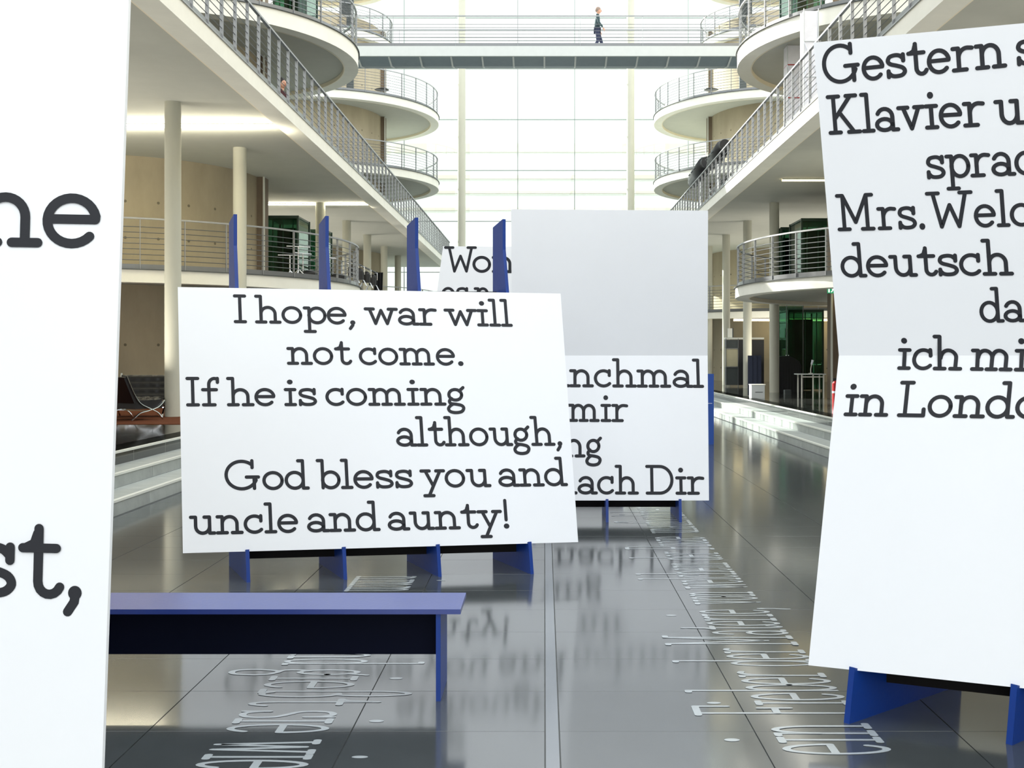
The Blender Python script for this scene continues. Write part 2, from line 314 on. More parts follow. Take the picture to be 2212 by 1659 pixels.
# inlaid text on the floor
FLOORTXT = []
FLOORTXT.append([[('ein', 4.45, 4.83), ('Fieber', 4.93, 5.63), ('der', 5.72, 6.07), ('Materie,', 6.12, 7.05), ('von', 7.14, 7.52), ('welchem', 7.62, 8.58), ('der', 8.68, 9.05), ('Proze', 9.15, 9.80), ('unaufhorlicher', 10.0, 11.7)], 1.43, -1, 1])
FLOORTXT.append([[('wie', 4.62, 4.29), ('sie', 5.01, 4.70), ('gießt', 5.67, 5.07), ('und', 6.12, 5.74), ('nimm', 8.05, 7.52)], -1.385, 1, -1])
XC = .09
def sx(side, x): return XC + side * x      # side -1 left, +1 right
PZ = .47; G1, G2, G3, G4, G5 = 3.43, 6.42, 9.72, 12.8, 15.9
for s, nm in ((-1, 'left'), (1, 'right')):
    o = struct('floor_platform_' + nm, MB().box(sx(s, 5.12), fy0, 0, sx(s, 15), fy1, PZ), M['darkstone'])
    nt = M['darkstone'].node_tree
    ed = [(4.35, .16), (4.74, .316), (5.12, .47)]; wd = [.40, .39, .40]
    stp = thing('stone_steps', 'three long pale stone steps up to the %s platform' % nm, 'steps', (0, 0, 0))
    for (e, z), w in zip(ed, wd):
        L = 1.2; mb = MB(); x0, x1 = sorted((s * 0, s * (w - .02))); mb.box(x0, .003, -.156, x1, L - .003, -.0)
        me = mb.mesh('step_stone', M['step']); n = int((fy1 - 1) / L)
        zz = z
        for i in range(1, n): inst('step_stone', me, stp, (sx(s, e + (.006 if s > 0 else .006)) , i * L, z))
        MB().box(sx(s, e - .003), 1.2, z - .022, sx(s, e + .045), n * L, z + .002).build('nosing', M['nosing'], stp)
# joints of the platform stone in its material
def grid_joints(m, px, py, ox=0, oy=0):
    nt = m.node_tree; N = nt.nodes; L = nt.links; p = N['Principled BSDF']; src = p.inputs['Base Color'].links[0].from_socket
    g = N.new('ShaderNodeNewGeometry'); sp = N.new('ShaderNodeSeparateXYZ'); L.new(g.outputs['Position'], sp.inputs[0]); outs = []
    for o_, per in ((0, px), (1, py)):
        a = N.new('ShaderNodeMath'); a.operation = 'PINGPONG'; a.inputs[1].default_value = per / 2; L.new(sp.outputs[o_], a.inputs[0])
        c = N.new('ShaderNodeMath'); c.operation = 'LESS_THAN'; c.inputs[1].default_value = .006; L.new(a.outputs[0], c.inputs[0]); outs.append(c.outputs[0])
    mxm = N.new('ShaderNodeMath'); mxm.operation = 'MAXIMUM'; L.new(outs[0], mxm.inputs[0]); L.new(outs[1], mxm.inputs[1])
    mx = N.new('ShaderNodeMix'); mx.data_type = 'RGBA'; L.new(mxm.outputs[0], mx.inputs[0]); L.new(src, mx.inputs[6]); mx.inputs[7].default_value = srgb(110, 112, 106); L.new(mx.outputs[2], p.inputs['Base Color'])
grid_joints(M['darkstone'], .85, 1.134)
# outside
struct('ground_outside', MB().box(-90, 61.2, -.3, 90, 140, -.05), M['ground'])
bo = thing('far_building', 'pale building with beige bands seen faintly through the glass end wall', 'building', (0, 90, 0))
MB().box(-40, 2, -.05, 40, 12, 34).build('wall', M['outside'], bo)
for z0, z1 in ((18.4, 19.1), (16.2, 16.5), (15.0, 15.2), (13.6, 13.8)):
    MB().box(-26, 1.7, z0, 26, 2.1, z1).build('facade_band', M['band'], bo)

# ------------------------------------------------------------------ SETTING: end window, side walls
w1 = struct('window_1', MB().box(-15, 60.0, 0, 15, 60.12, .12), M['mullion'])
xs = [XC + 1.54 + 3.07 * k for k in range(-6, 5)]; zs = [.6 + 2.75 * k for k in range(0, 10)]
for x in xs: MB().box(x - .022, 60.0, .12, x + .022, 60.1, 26).build('mullion', M['mullion'], w1)
for z in zs: MB().box(-15, 60.01, z - .02, 15, 60.09, z + .02).build('transom', M['mullion'], w1)
for i in range(len(xs) - 1):
    for j in range(len(zs) - 1):
        MB().box(xs[i] + .035, 60.04, zs[j] + .03, xs[i + 1] - .035, 60.05, zs[j + 1] - .03).build('pane', M['glass'], w1)
CY = {'B': 29.3, 'A': 51.3}
for s, nm in ((-1, 'left'), (1, 'right')):
    wl = MB()
    X0, X1 = sx(s, 14.6), sx(s, 14.9)
    for (y0, y1, z0, z1) in ((-25, 60, 0, 1.0), (-25, 60, 3.1, 4.2), (-25, 60, 5.6, 8.0), (-25, 34, 8.0, 17), (52, 60, 8, 17)): wl.box(X0, y0, z0, X1, y1, z1)
    for k in range(28): wl.box(X0, -24 + 3 * k, 1.0, X1, -24 + 3 * k + 2.0, 5.6)
    struct('wall_' + nm, wl, M['wall'])
    gw = struct('window_%d' % (2 if s < 0 else 3), MB().box(sx(s, 14.7), 34, 8, sx(s, 14.8), 46, 8.15), M['mullion'])
    for k in range(5): MB().box(sx(s, 14.7), 34 + 3 * k - .04, 8.15, sx(s, 14.8), 34 + 3 * k + .04, 18).build('mullion', M['mullion'], gw)
    for k in range(4): MB().box(sx(s, 14.74), 34 + 3 * k + .04, 8.15, sx(s, 14.75), 37 + 3 * k - .04, 18).build('pane', M['glass'], gw)
    if s > 0: struct('wall_back', MB().box(-14.9, -25.3, 0, 14.9, -25, 1.2), M['wall'])
    # drums (rounded meeting room walls)
    for key in ('B', 'A'):
        cy = CY[key]; dr = MB().cyl((sx(s, 11.3), cy), 3.7, PZ, 16.5, 72)
        d = struct('wall_round_%s_%s' % ('near' if key == 'B' else 'far', nm), dr, M['wall'])
        ties = MB()
        for zz in (1.05, 1.85, 4.35, 5.2, 7.6, 8.6, 10.6, 11.6, 13.6):
            for k in range(0, 17):
                a = -PI / 2 - 1.6 + k * .2
                cx, cyy = sx(s, 11.3) + 3.7 * math.cos(a), cy + 3.7 * math.sin(a)
                n_ = V((math.cos(a), math.sin(a), 0)); t_ = V((-n_.y, n_.x, 0)); P0 = V((cx, cyy, zz)) + n_ * .004
                ties.add([P0 + t_ * (.035 * math.cos(q * PI / 4)) + V((0, 0, .035 * math.sin(q * PI / 4))) for q in range(8)], [tuple(range(8))])
        t = ties.build('form_tie', M['tie'], d); t['kind'] = 'stuff'
        # brown pillar where the drum meets the hall
        MB().box(sx(s, 7.42), cy - .25, PZ, sx(s, 7.66), cy + .2, 16.5).build('pillar', M['brown'], d)
        MB().box(sx(s, 7.40), cy - .30, PZ, sx(s, 7.44), cy - .24, 16.5).build('pillar_edge', M['nosing'], d)
# level 2 gallery slabs with edge beam
for s, nm in ((-1, 'left'), (1, 'right')):
    mb = MB().box(sx(s, 5.39), -25, 6.27, sx(s, 14.6), 58.6, 6.42); g = struct('ceiling_gallery_' + nm, mb, M['soffit'])
    MB().box(sx(s, 5.02), -25, 6.15, sx(s, 5.385), 58.6, 6.42).build('edge_beam', M['fascia'], g)
    MB().box(sx(s, 5.31), -25, 6.42, sx(s, 14.6), 58.6, 6.432).build('deck_floor', M['grey'], g)
    MB().box(sx(s, 5.385), -25, 6.165, sx(s, 5.425), 58.6, 6.27).build('drip_edge', M['lip'], g)
    MB().box(sx(s, 5.00), -25, 6.42, sx(s, 5.3), 58.6, 6.44).build('edge_cap', M['steel'], g)

# ------------------------------------------------------------------ columns
ordn = ['first', 'second', 'third', 'fourth', 'fifth', 'sixth', 'seventh', 'eighth', 'ninth']
for s, nm in ((-1, 'left'), (1, 'right')):
    for k in range(-1, 9):
        y = 20.5 + 4.5 * k
        if y > 59: break
        if k == 2: continue
        if k == -1: lab = 'tall round concrete column on the %s platform, hidden nearest of its row' % nm
        elif s < 0: lab = 'tall round concrete column, %s from the black armchairs in the left row' % ordn[k - (k > 2)]
        elif k < 2: lab = 'tall round concrete column hidden behind the right board, %s of two' % ('nearer', 'farther')[k]
        else: lab = 'tall round concrete column under the right gallery, %s from the right board' % ordn[k - 3]
        mb = MB().cyl((0, 0), .148, 0, 6.27 - PZ, 32)
        tag(mb.build('column', M['column'], None, (sx(s, 6.945), y, PZ)), lab, 'column', 'round columns under the galleries')
    tag(MB().cyl((0, 0), .205, 0, 26, 32).build('column', M['column'], None, (sx(s, 4.44), 58.4, 0)), 'very tall pale round column standing before the %s part of the glass end wall' % nm, 'column', 'tall columns at the glass wall')
    tag(MB().cyl((0, 0), .15, 0, 12.0, 24).build('column', M['bridgew'], None, (sx(s, 8.5), 58.2, G2)), 'thin pale column rising behind the far round balconies on the %s' % nm, 'column', 'thin columns behind the far balconies')

# ------------------------------------------------------------------ railings
POST = MB().box(-.028, -.007, 0, .028, .007, 1.08).mesh('post', M['steel'])
def railing(name, label, path, z, closed=False, post_every=.74, wires=7, group=None, cap=True):
    r = thing(name, label, 'railing', (0, 0, z), 0, group)
    P = [V((p[0], p[1], 0)) for p in path]
    L = [0]
    for i in range(1, len(P)): L.append(L[-1] + (P[i] - P[i - 1]).length)
    MB().sweep([p + V((0, 0, 1.10)) for p in P], .055, .035).build('handrail', M['steel'], r)
    MB().sweep([p + V((0, 0, .06)) for p in P], .012, .12).build('kick_plate', M['steelm'], r)
    for k in range(wires):
        MB().tube([p + V((0, 0, .21 + k * .118)) for p in P], .009, 4).build('rail', M['steelm'], r)
    n = int(L[-1] / post_every); j = 0
    for k in range(n + 1):
        d = k * post_every
        while j < len(L) - 2 and L[j + 1] < d: j += 1
        t = (d - L[j]) / max(1e-6, L[j + 1] - L[j]); q = P[j].lerp(P[j + 1], min(1, t)); dr = P[j + 1] - P[j]
        inst('post', POST, r, (q.x, q.y, 0), math.atan2(dr.y, dr.x) + PI / 2 - PI / 2 * 1 + (0 if 1 else 0) - PI / 2)
    return r
for s, nm in ((-1, 'left'), (1, 'right')):
    railing('gallery_railing', 'long grey steel railing running along the %s gallery edge' % nm, [(sx(s, 5.07), 9 + .74 * 0), (sx(s, 5.07), 58.4)], 6.44)

# ------------------------------------------------------------------ round balconies
def balcony(s, cx, cy, R, z, th, lab, rl, amax=100, ring=.36, deck=True):
    cX = sx(s, cx); A0 = 180 if s > 0 else 0
    d = thing('round_balcony', lab, 'balcony', (cX, cy, z))
    n = 96; pts = [(R * math.cos(2 * PI * k / n), R * math.sin(2 * PI * k / n)) for k in range(n)]
    mb = MB()
    o_ = [(x, y, 0) for x, y in pts]; l_ = [(x, y, -th) for x, y in pts]; k1 = (R - ring) / R; i_ = [(x * k1, y * k1, -th) for x, y in pts]
    mb.add(o_ + l_, [(i, n + i, n + (i + 1) % n, (i + 1) % n) for i in range(n)], True)
    mb.add(l_ + i_, [(i, n + i, n + (i + 1) % n, (i + 1) % n) for i in range(n)])
    mb.add(o_, [tuple(range(n))])
    mb.build('rim', M['fascia'], d)
    k2 = (R - ring - .03) / R; zi = -th + .10
    mb = MB(); a = [(x * k1, y * k1, -th - .004) for x, y in pts]; c = [(x * k2, y * k2, -th - .004) for x, y in pts]; e = [(x * k2, y * k2, zi) for x, y in pts]; f = [(x * k1, y * k1, zi) for x, y in pts]
    mb.add(a + c, [(i, n + i, n + (i + 1) % n, (i + 1) % n) for i in range(n)]); mb.add(c + e, [(i, n + i, n + (i + 1) % n, (i + 1) % n) for i in range(n)], True)
    mb.build('drip_edge', M['lip'], d)
    MB().add([(x * k1, y * k1, zi) for x, y in pts], [tuple(range(n - 1, -1, -1))]).build('soffit', M['soffit'], d)
    am = amax
    path = [(cX + (R - .06) * math.cos(math.radians(A0 + a_)), cy + (R - .06) * math.sin(math.radians(A0 + a_))) for a_ in range(-am, am + 1, 3)]
    railing('balcony_railing', rl, path, z + .005, post_every=.93, group=None)
    MB().sweep([(p[0] - cX, p[1] - cy, .008) for p in path], .2, .016).build('edge_cap', M['grey'], d)
    return d
for s, nm in ((-1, 'left'), (1, 'right')):
    balcony(s, 11.3, 29.4, 6.25, G1, .27, 'low round concrete balcony under the %s gallery' % nm, 'curved grey railing on the low balcony under the %s gallery' % nm, 100)
    balcony(s, 11.1, 51.3, 5.95, G1, .27, 'far low round balcony behind the %s columns' % nm, 'curved railing on the far low balcony behind the %s columns' % nm, 100)
    balcony(s, 9.66, 29.3, 4.6, G3, .38, 'big grey round balcony high up on the %s, nearest to the camera' % nm, 'curved railing of the big near balcony high on the %s' % nm, 120)
    balcony(s, 10.4, 51.9, 5.35, G3, .33, 'far round balcony on the %s, the lower of two above the gallery railing' % nm, 'curved railing on the lower far balcony on the %s' % nm, 110)
    balcony(s, 10.4, 51.9, 5.35, G4, .33, 'far round balcony on the %s, the upper of two, just under the footbridge' % nm, 'curved railing on the upper far balcony on the %s' % nm, 110)
    balcony(s, 10.4, 51.3, 3.3, G5, .30, 'small round balcony behind the %s end of the footbridge' % nm, 'curved railing behind the %s end of the footbridge' % nm, 120)
    balcony(s, 10.4, 51.3, 3.3, 19.0, .30, 'topmost small round balcony on the far %s' % nm, 'curved railing of the topmost balcony on the far %s' % nm, 120)
    # door openings on the far drum
    for z in (G4, G5):
        d = struct('door_%d' % (1 + (s > 0) + 2 * (z == G5)), MB().box(sx(s, 8.45), 48.62, z, sx(s, 9.0), 48.75, z + 2.3), M['grey'])
# ------------------------------------------------------------------ footbridge
br = thing('footbridge', 'white steel footbridge crossing the hall between the round balconies', 'bridge', (0, 40.2, G4))
MB().box(-11.6, 0, -.36, 11.6, .10, 0).build('edge_beam', M['bridgew'], br)
MB().box(-11.6, 1.7, -.36, 11.6, 1.8, 0).build('edge_beam', M['bridgew'], br)
MB().box(-11.6, .1, -.06, 11.6, 1.7, 0).build('deck', M['bridgew'], br)
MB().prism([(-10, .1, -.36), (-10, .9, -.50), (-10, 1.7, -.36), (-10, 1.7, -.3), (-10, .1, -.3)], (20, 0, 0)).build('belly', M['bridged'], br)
for _s in (-1, 1): MB().box(_s * 11.4 - .12, .8, -(G4 - G2) + .012, _s * 11.4 + .12, 1.04, -.36).build('support', M['bridgew'], br)
for k in range(-8, 9):
    MB().prism([(k * 1.13 - .03, .1, -.362), (k * 1.13 - .03, .9, -.53), (k * 1.13 - .03, 1.7, -.362)], (.06, 0, 0)).build('rib', M['bridgew'], br)
for y, nm in ((40.25, 'near'), (41.95, 'far')):
    railing('bridge_railing', '%s grey steel railing of the footbridge' % nm, [(-10, y), (10, y)], G4, post_every=2.26, wires=6)
# ------------------------------------------------------------------ ceiling lights
def ceil_light(lab, x0, x1, y, m, r=.04, z=6.27):
    t = thing('ceiling_light', lab, 'light', ((x0 + x1) / 2, y, z)); h = abs(x1 - x0) / 2
    MB().box(-h, -.06, -.02, h, .06, 0).build('housing', M['steel'], t)
    MB().tube([(-h, 0, -.03), (h, 0, -.03)], r, 10).build('tube', M[m], t)
    if m == 'lamp':  # unseen up-facing lamp added below the tube to widen its soffit glow
        l = bpy.data.lights.new('glow_fill', 'AREA'); l.shape = 'RECTANGLE'; l.size = 2 * h; l.size_y = .08; l.energy = 3200 * r; l.color = (1, .92, .72)
        lo = bpy.data.objects.new('glow_fill', l); C.objects.link(lo); lo.parent = t; lo.location = (0, 0, -7.5 * r - .06); lo.rotation_euler = (PI, 0, 0)
    return t
ceil_light('bright ceiling tube light nearest the armchairs under the left gallery', sx(-1, 5.5), sx(-1, 11), 22.4, 'lamp', .05)
ceil_light('thin ceiling tube light further along under the left gallery', sx(-1, 5.5), sx(-1, 11), 34.1, 'lamp', .022)
ceil_light('faint yellowish ceiling tube light under the right gallery', sx(1, 6.2), sx(1, 10), 29.4, 'lampsoft', .03)
ceil_light('yellow tube light washing the wall behind the right columns', sx(1, 7.9), sx(1, 13.2), 46.9, 'lampsoft', .05, G1 - .3)
dl = thing('downlight', 'small lit downlight under the low right balcony', 'light', (7.62, 29.9 - 1.2, G1 - .17))
MB().cyl((0, 0), .11, -.05, 0, 20).build('ring', M['steel'], dl); MB().cyl((0, 0), .085, -.075, -.05, 20).build('diffuser', M['lampsoft'], dl)

# ------------------------------------------------------------------ TEXT BOARDS
class Plane:
    def __init__(s, P, u, v):
        s.P = V(P); s.u = V(u).normalized(); w = V(v); s.v = (w - s.u * w.dot(s.u)).normalized(); s.L = V(v).normalized(); s.n = s.u.cross(s.v).normalized()
        if s.n.y > 0: s.n = -s.n
        s.cam = V((0, 0, EYE))
    def hit(s, x, y):
        d = ray(x, y); t = (s.P - s.cam).dot(s.n) / d.dot(s.n); return s.cam + d * t
def panel(name, pl, pts, par, th=.02):
    P = [p for p in pts]; return MB().prism(P, -pl.n * th).build(name, M['white'], par)
def letters(txt, A, U, up, su, sv, pen, pen2, m, par, fold=None):
    x = 0
    for ch in txt:
        if ch != ' ':
            mb = MB(); text_mesh(mb, ch, A + U * (x * su), U, up, su, sv, pen, pen2)
            if fold:                                   # letters that run over the fold bend with the board
                z0, Lu, Ll = fold
                for i, v in enumerate(mb.v):
                    if v[2] > z0: h = (v[2] - z0); mb.v[i] = tuple(V(v) - Ll * (h / Ll.z) + Lu * (h / Lu.z))
            mb.build('letter', m, par)
        x += G[ch][0]
def line(par, pl, txt, x0, y0, x1, y1, xhgt_px, up=None, fold=None):
    """one line of lettering from pixel (x0,y0) to (x1,y1) on its baseline; x-height in pixels at its middle"""
    A = pl.hit(x0, y0) + pl.n * .0012; B = pl.hit(x1, y1) + pl.n * .0012; U = (B - A).normalized()
    up = up or pl.L
    Q = (A + B) / 2; sv = xhgt_px * (Q.y) / F / max(.5, up.z)
    su = (B - A).length / width(txt)
    letters(txt, A, U, up, su, sv, .172 * (su * .35 + sv * .65), None, M['ink'], par, fold)
def fin(par, foot, d, pts, th=.026):
    """support fin: polygon pts in (t along d, z), thickness th"""
    d = V((d[0], d[1], 0)).normalized(); s_ = V((-d.y, d.x, 0)) * th; f0 = V((foot[0], foot[1], 0)) - s_ / 2
    return MB().prism([f0 + d * t + V((0, 0, z)) for t, z in pts], s_).build('fin', M['blue'], par)
def beam(par, A, B, d, t, z0, z1):
    d = V((d[0], d[1], 0)).normalized(); a = V((A[0], A[1], 0)) + d * t; c = V((B[0], B[1], 0)) + d * t
    MB().prism([a + V((0, 0, z0)), c + V((0, 0, z0)), c + V((0, 0, z1)), a + V((0, 0, z1))], d * .02).build('crossbeam', M['black'], par)

for words, base, upd, rd in FLOORTXT:
    for (w, ya, yb) in words:
        letters(w, V((base, ya, .0012)), V((0, rd, 0)), V((upd, 0, 0)), abs(yb - ya) / width(w), .485, .019, .034, M['inlay'], fl)
# board 1: "I hope, war will ..."
dI = V((-.43, .90, 0)).normalized(); F1 = V((-2.09, 7.84, 0)); F4 = V((-.094, 8.14, 0)); uI = (F4 - F1)
leanI = V((dI.x * .51, dI.y * .51, 2.64)); pI = Plane(F1, uI, leanI)
bI = thing('text_board', 'tilted white board on blue fins reading I hope, war will not come', 'board')
c = [pI.hit(395, 1195), pI.hit(1249, 1171), pI.hit(1211, 634), pI.hit(384, 620)]
panel('panel', pI, c, bI)
def lean(t): return .51 * t / 2.64
for k in range(4):
    ft = F1.lerp(F4, k / 3); zb = c[0].z + (c[1].z - c[0].z) * (.18 + .23 * k)
    g = .03
    fin(bI, ft, dI, [(lean(0) - .012, 0), (.70, 0), (.70, 2.61), (lean(2.45) + g, 2.655), (lean(2.45) + g, 2.42), (lean(zb) + g, zb + .0), (lean(zb) - .012, zb + .015)])
beam(bI, F1, F4, dI, .24, .125, .42); beam(bI, F1, F4, dI, .62, 1.9, 2.1)
for a in (('I hope, war will', 505, 698, 1108, 706, 38), ('not come.', 620, 788, 1005, 790, 38), ('If he is coming', 402, 878, 1008, 876, 38.5), ('although,', 856, 965, 1220, 963, 40),
          ('God bless you and', 484, 1060, 1226, 1050, 39.5), ('uncle and aunty!', 409, 1156, 1106, 1141, 40)): line(bI, pI, *a)
# board 2: "Gestern ..." folded at eye height
dR = V((.774, .633, 0)).normalized(); FR = V((1.323, 4.84, 0)); uR = V((.597, -.263, 0))
plo = Plane(FR, uR, V((.226, .185, 1.6))); Pf = V((1.3525, 5.1116, 1.6)); pup = Plane(Pf, uR, V((-.1461, -.1194, 1.406)))
bR = thing('text_board', 'large folded white board at right reading Gestern and Klavier', 'board')
un = plo.u; Rt = 2.6
BL = plo.hit(1746, 1437); BR = plo.hit(2212, 1487); BR = BL + (BR - BL).normalized() * Rt; fl_ = plo.hit(1812, 768)
TL = pup.hit(1757, 92); TR = pup.hit(2212, 50); TR = TL + (TR - TL).normalized() * (Rt + .12)
panel('lower_panel', plo, [BL, BR, fl_ + un * Rt, fl_], bR); panel('upper_panel', pup, [fl_, fl_ + un * Rt, TR, TL], bR)
for k in range(4):
    ft = FR + V((.597, -.263, 0)) * (k * 1.0); zb = BL.z + (BR.z - BL.z) * (.12 + .25 * k)
    ln = lambda z: .292 * z / 1.6
    fin(bR, ft, dR, [(-.012, 0), (.90, 0), (.62, 2.55), (.40, 2.72), (.292 - .12 * .85 + .04, 2.7), (.292 + .035, 1.6), (ln(zb) + .035, zb), (ln(zb) - .012, zb + .015)], .028)
beam(bR, FR, FR + V((.597, -.263, 0)) * 3, dR, .26, .13, .50)
sR = 24 / 14.0
for a in (('Gestern s', 1778, 185, 2246, 139, 54), ('Klavier u', 1790, 292, 2214, 269, 54), ('sprac', 2001, 388, 2240, 378, 52), ('Mrs.', 1808, 500, 2003, 495, 50), ('Welc', 2004, 495, 2230, 489, 50), ('deutsch', 1818, 600, 2190, 595, 48), ('da', 2118, 698, 2216, 696, 48)):
    line(bR, pup, *a)
line(bR, plo, 'ich mi', 1938, 799, 2222, 803, 48, None, (1.6, pup.L, plo.L)); line(bR, plo, 'in Londo', 1822, 899, 2250, 906, 49)
# board 3: "...nchmal / mir / ...ng / nach Dir"
FC = V((-.10, 10.67, 0)); uC = V((1, 0, 0)); dC = V((0.0, 1, 0))
plo = Plane(FC, uC, V((0, .32, 1.6))); Pf = V((-.10, 10.99, 1.6)); pup = Plane(Pf, uC, V((0, -.20, 1.4)))
bC = thing('text_board', 'folded white board behind, blank above and reading mir and nach Dir below', 'board')
fl0, fr0 = plo.hit(1106, 768), plo.hit(1528.5, 768)
panel('lower_panel', plo, [plo.hit(1104, 1081), plo.hit(1531.5, 1081), fr0, fl0], bC); panel('upper_panel', pup, [fl0, fr0, pup.hit(1529.5, 455), pup.hit(1104, 452)], bC)
zC = plo.hit(1300, 1081).z
for k in range(3):
    ft = FC + V((.7035 * k, 0, 0)); ln = lambda z: .32 * z / 1.6
    fin(bC, ft, dC, [(-.012, 0), (.74, 0), (.74, .5), (.50, 2.6), (.32, 2.6), (.355, 1.6), (ln(zC) + .035, zC), (ln(zC) - .012, zC + .015)])
beam(bC, FC, FC + V((1.407, 0, 0)), dC, .30, .105, .42)
for a in (('Manchmal', 1101, 836, 1521, 838, 39), ('ist mir', 1120, 911, 1358, 912, 39), ('ung', 1168, 989, 1302, 988, 40), ('nach Dir', 1196, 1068, 1523, 1069, 39)): line(bC, plo, *a)
# board 4: "Wor..." behind
pw = Plane(V((0, 14.2, 1.6)), V((1, .02, 0)), V((0, -.12, 1.3)))
bW = thing('text_board', 'white board farthest back, its top line starting with Wor', 'board')
pwl = Plane(V((0, 14.2, 1.6)), V((1, .02, 0)), V((0, .3, 1.6)))
a_, b_ = pw.hit(926, 768), pw.hit(1400, 768)
panel('upper_panel', pw, [a_, b_, pw.hit(1395, 534), pw.hit(957, 532)], bW); panel('lower_panel', pwl, [pwl.hit(940, 985), pwl.hit(1400, 985), pwl.hit(1400, 768), pwl.hit(926, 768)], bW)
for k in range(4): fin(bW, V((-1.0 + .66 * k, 14.22 - .32 + .013 * k, 0)), (0, 1), [(0, 0), (.74, 0), (.74, .5), (.56, 2.6), (.34, 2.6), (.37, 1.6), (.08, .3), (.04, .3)])
beam(bW, V((-1.0, 13.9, 0)), V((.98, 13.94, 0)), (0, 1), .3, .1, .4)
line(bW, pw, 'W', 960, 589, 1030, 589, 35); line(bW, pw, 'on', 1020, 589, 1113, 590, 36); line(bW, pw, 'es no', 953, 656, 1095, 657, 36)
# board 5: near left "...ne / ...st,"
dL = V((-.3, .95, 0)).normalized(); uL = V((1, .06, 0))
pL = Plane(V((-1.19, 2.95, 1.2)), uL, V((-.03, .30, 2.6)))
bL = thing('text_board', 'very near white board filling the left edge with large dark letters', 'board')
tr = pL.hit(280, -60); brr = pL.hit(219, 1700); uLn = pL.u
panel('panel', pL, [brr - uLn * 2.6, brr, tr, tr - uLn * 2.6], bL)
for k in range(4):
    q0 = brr - uLn * (.48 + .7 * k); q0 = q0 - pL.v * (q0.z / pL.v.z); xx = V((q0.x, q0.y + .05, 0))
    fin(bL, xx, (0, 1), [(0, 0), (.80, 0), (.80, 2.3), (.55, 2.5), (.40, 2.5)])
beam(bL, V((brr.x - .25, brr.y - .15, 0)), V((brr.x - 2.35, brr.y - .28, 0)), (0, 1), .3, .1, .35)
line(bL, pL, 'ne', -72, 532, 220, 537, 119, V((-.02, .1, 1)).normalized()); line(bL, pL, 'st,', -72, 1290, 190, 1296, 118, V((-.02, .1, 1)).normalized())

# ------------------------------------------------------------------ bench
be = thing('bench', 'long blue bench with shade-darkened apron standing on the polished floor', 'bench', (-1.4, 5.13, 0))
x1 = -.387 + 1.4; x0 = -.95
MB().box(x0, 0, .405, x1, .36, .428).build('seat', M['bluetop'], be)
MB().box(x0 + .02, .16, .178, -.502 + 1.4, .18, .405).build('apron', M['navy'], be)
MB().box(-.502 + 1.4, .01, 0, -.480 + 1.4, .35, .405).build('leg', M['blue'], be)
MB().box(x0 + .10, .01, 0, x0 + .122, .35, .405).build('leg', M['blue'], be)
# ------------------------------------------------------------------ info totem
tm = thing('info_board', 'narrow upright blue info board with small white print on the floor', 'board', (2.90, 20, 0))
MB().box(-.17, 0, 0, .15, .05, 1.27).build('panel', M['totem'], tm)
pr = MB()
for z, w in ((1.18, .13), (1.14, .11), (1.10, .12), (1.05, .13), (1.01, .09), (.97, .07), (.93, .10)): pr.box(-.13, -.003, z, -.13 + w, 0, z + .016)
pr.box(-.14, -.003, .735, .12, 0, .742); pr.box(-.14, -.003, .76, -.04, 0, .766)
pr.build('printed_text', M['print'], tm)

# ------------------------------------------------------------------ lounge chairs on the left platform
def lounge(lab, x, y, rz, w=.75):
    t = thing('lounge_chair', lab, 'chair', (x, y, PZ + .005), rz, 'black leather lounge chairs')
    def cushion(nx, nz, name, f):
        mb = MB(); n = 24; m_ = 16; vv = []
        for j in range(m_ + 1):
            for i in range(n + 1):
                u, q = i / n, j / m_; pf = abs(math.sin(u * PI * nx)) ** .35 * abs(math.sin(q * PI * nz)) ** .35
                vv.append(f(u, q, pf * .03))
        fs = [(j * (n + 1) + i, j * (n + 1) + i + 1, (j + 1) * (n + 1) + i + 1, (j + 1) * (n + 1) + i) for j in range(m_) for i in range(n)]
        mb.add(vv, fs, True); return mb, vv, n, m_
    # seat
    def fs_(u, q, h): return (-w / 2 + u * w, -.32 + q * .60, .36 + h - q * .06)
    mb, *_ = cushion(5, 4, 'seat', fs_); mb.box(-w / 2, -.32, .20, w / 2, .26, .35); mb.build('seat', M['leather'], t)
    def fb_(u, q, h): return (-w / 2 + u * w, .20 - h + q * .22, .32 + q * .44)
    mb, *_ = cushion(5, 4, 'back', fb_); mb.prism([(-w / 2, .20, .32), (-w / 2, .42, .76), (-w / 2, .50, .75), (-w / 2, .28, .30)], (w, 0, 0)); mb.build('backrest', M['leather'], t)
    for s in (-1, 1):
        X = s * (w / 2 + .01)
        A = cr([(-.36, .33), (-.22, .22), (.0, .16), (.18, .12), (.34, .0)], 6); B = cr([(-.33, .0), (-.22, .12), (-.05, .20), (.16, .30), (.30, .48), (.46, .79)], 6)
        MB().sweep([(X, p[0], p[1] + .006) for p in A], .03, .014).build('leg', M['chrome'], t)
        mb = MB(); 
        for i in range(len(B) - 1):
            p, q = B[i], B[i + 1]; mb.prism([(X - .015, p[0] - .007, p[1] + .004), (X - .015, p[0] + .007, p[1] - .002), (X - .015, q[0] + .007, q[1] - .002), (X - .015, q[0] - .007, q[1] + .004)], (.03, 0, 0))
        mb.build('leg', M['chrome'], t)
    MB().box(-w / 2, .0, .155, w / 2, .012, .175).build('crossbar', M['chrome'], t)
    return t
tag(MB().box(-10.2, 18.2, PZ, -5.95, 25.2, PZ + .006).build('rug', M['rug']), 'rust brown rug under the black lounge chairs', 'rug')
lounge('black leather lounge chair seen from behind, at the edge of the near board', -7.22, 19.5, math.radians(150), .74)
lounge('black tufted leather armchair with chrome legs facing the hall', -7.45, 20.5, math.radians(6), .90)
lounge('third black lounge chair partly behind the nearest left column', -7.05, 23.6, math.radians(-20), .75)

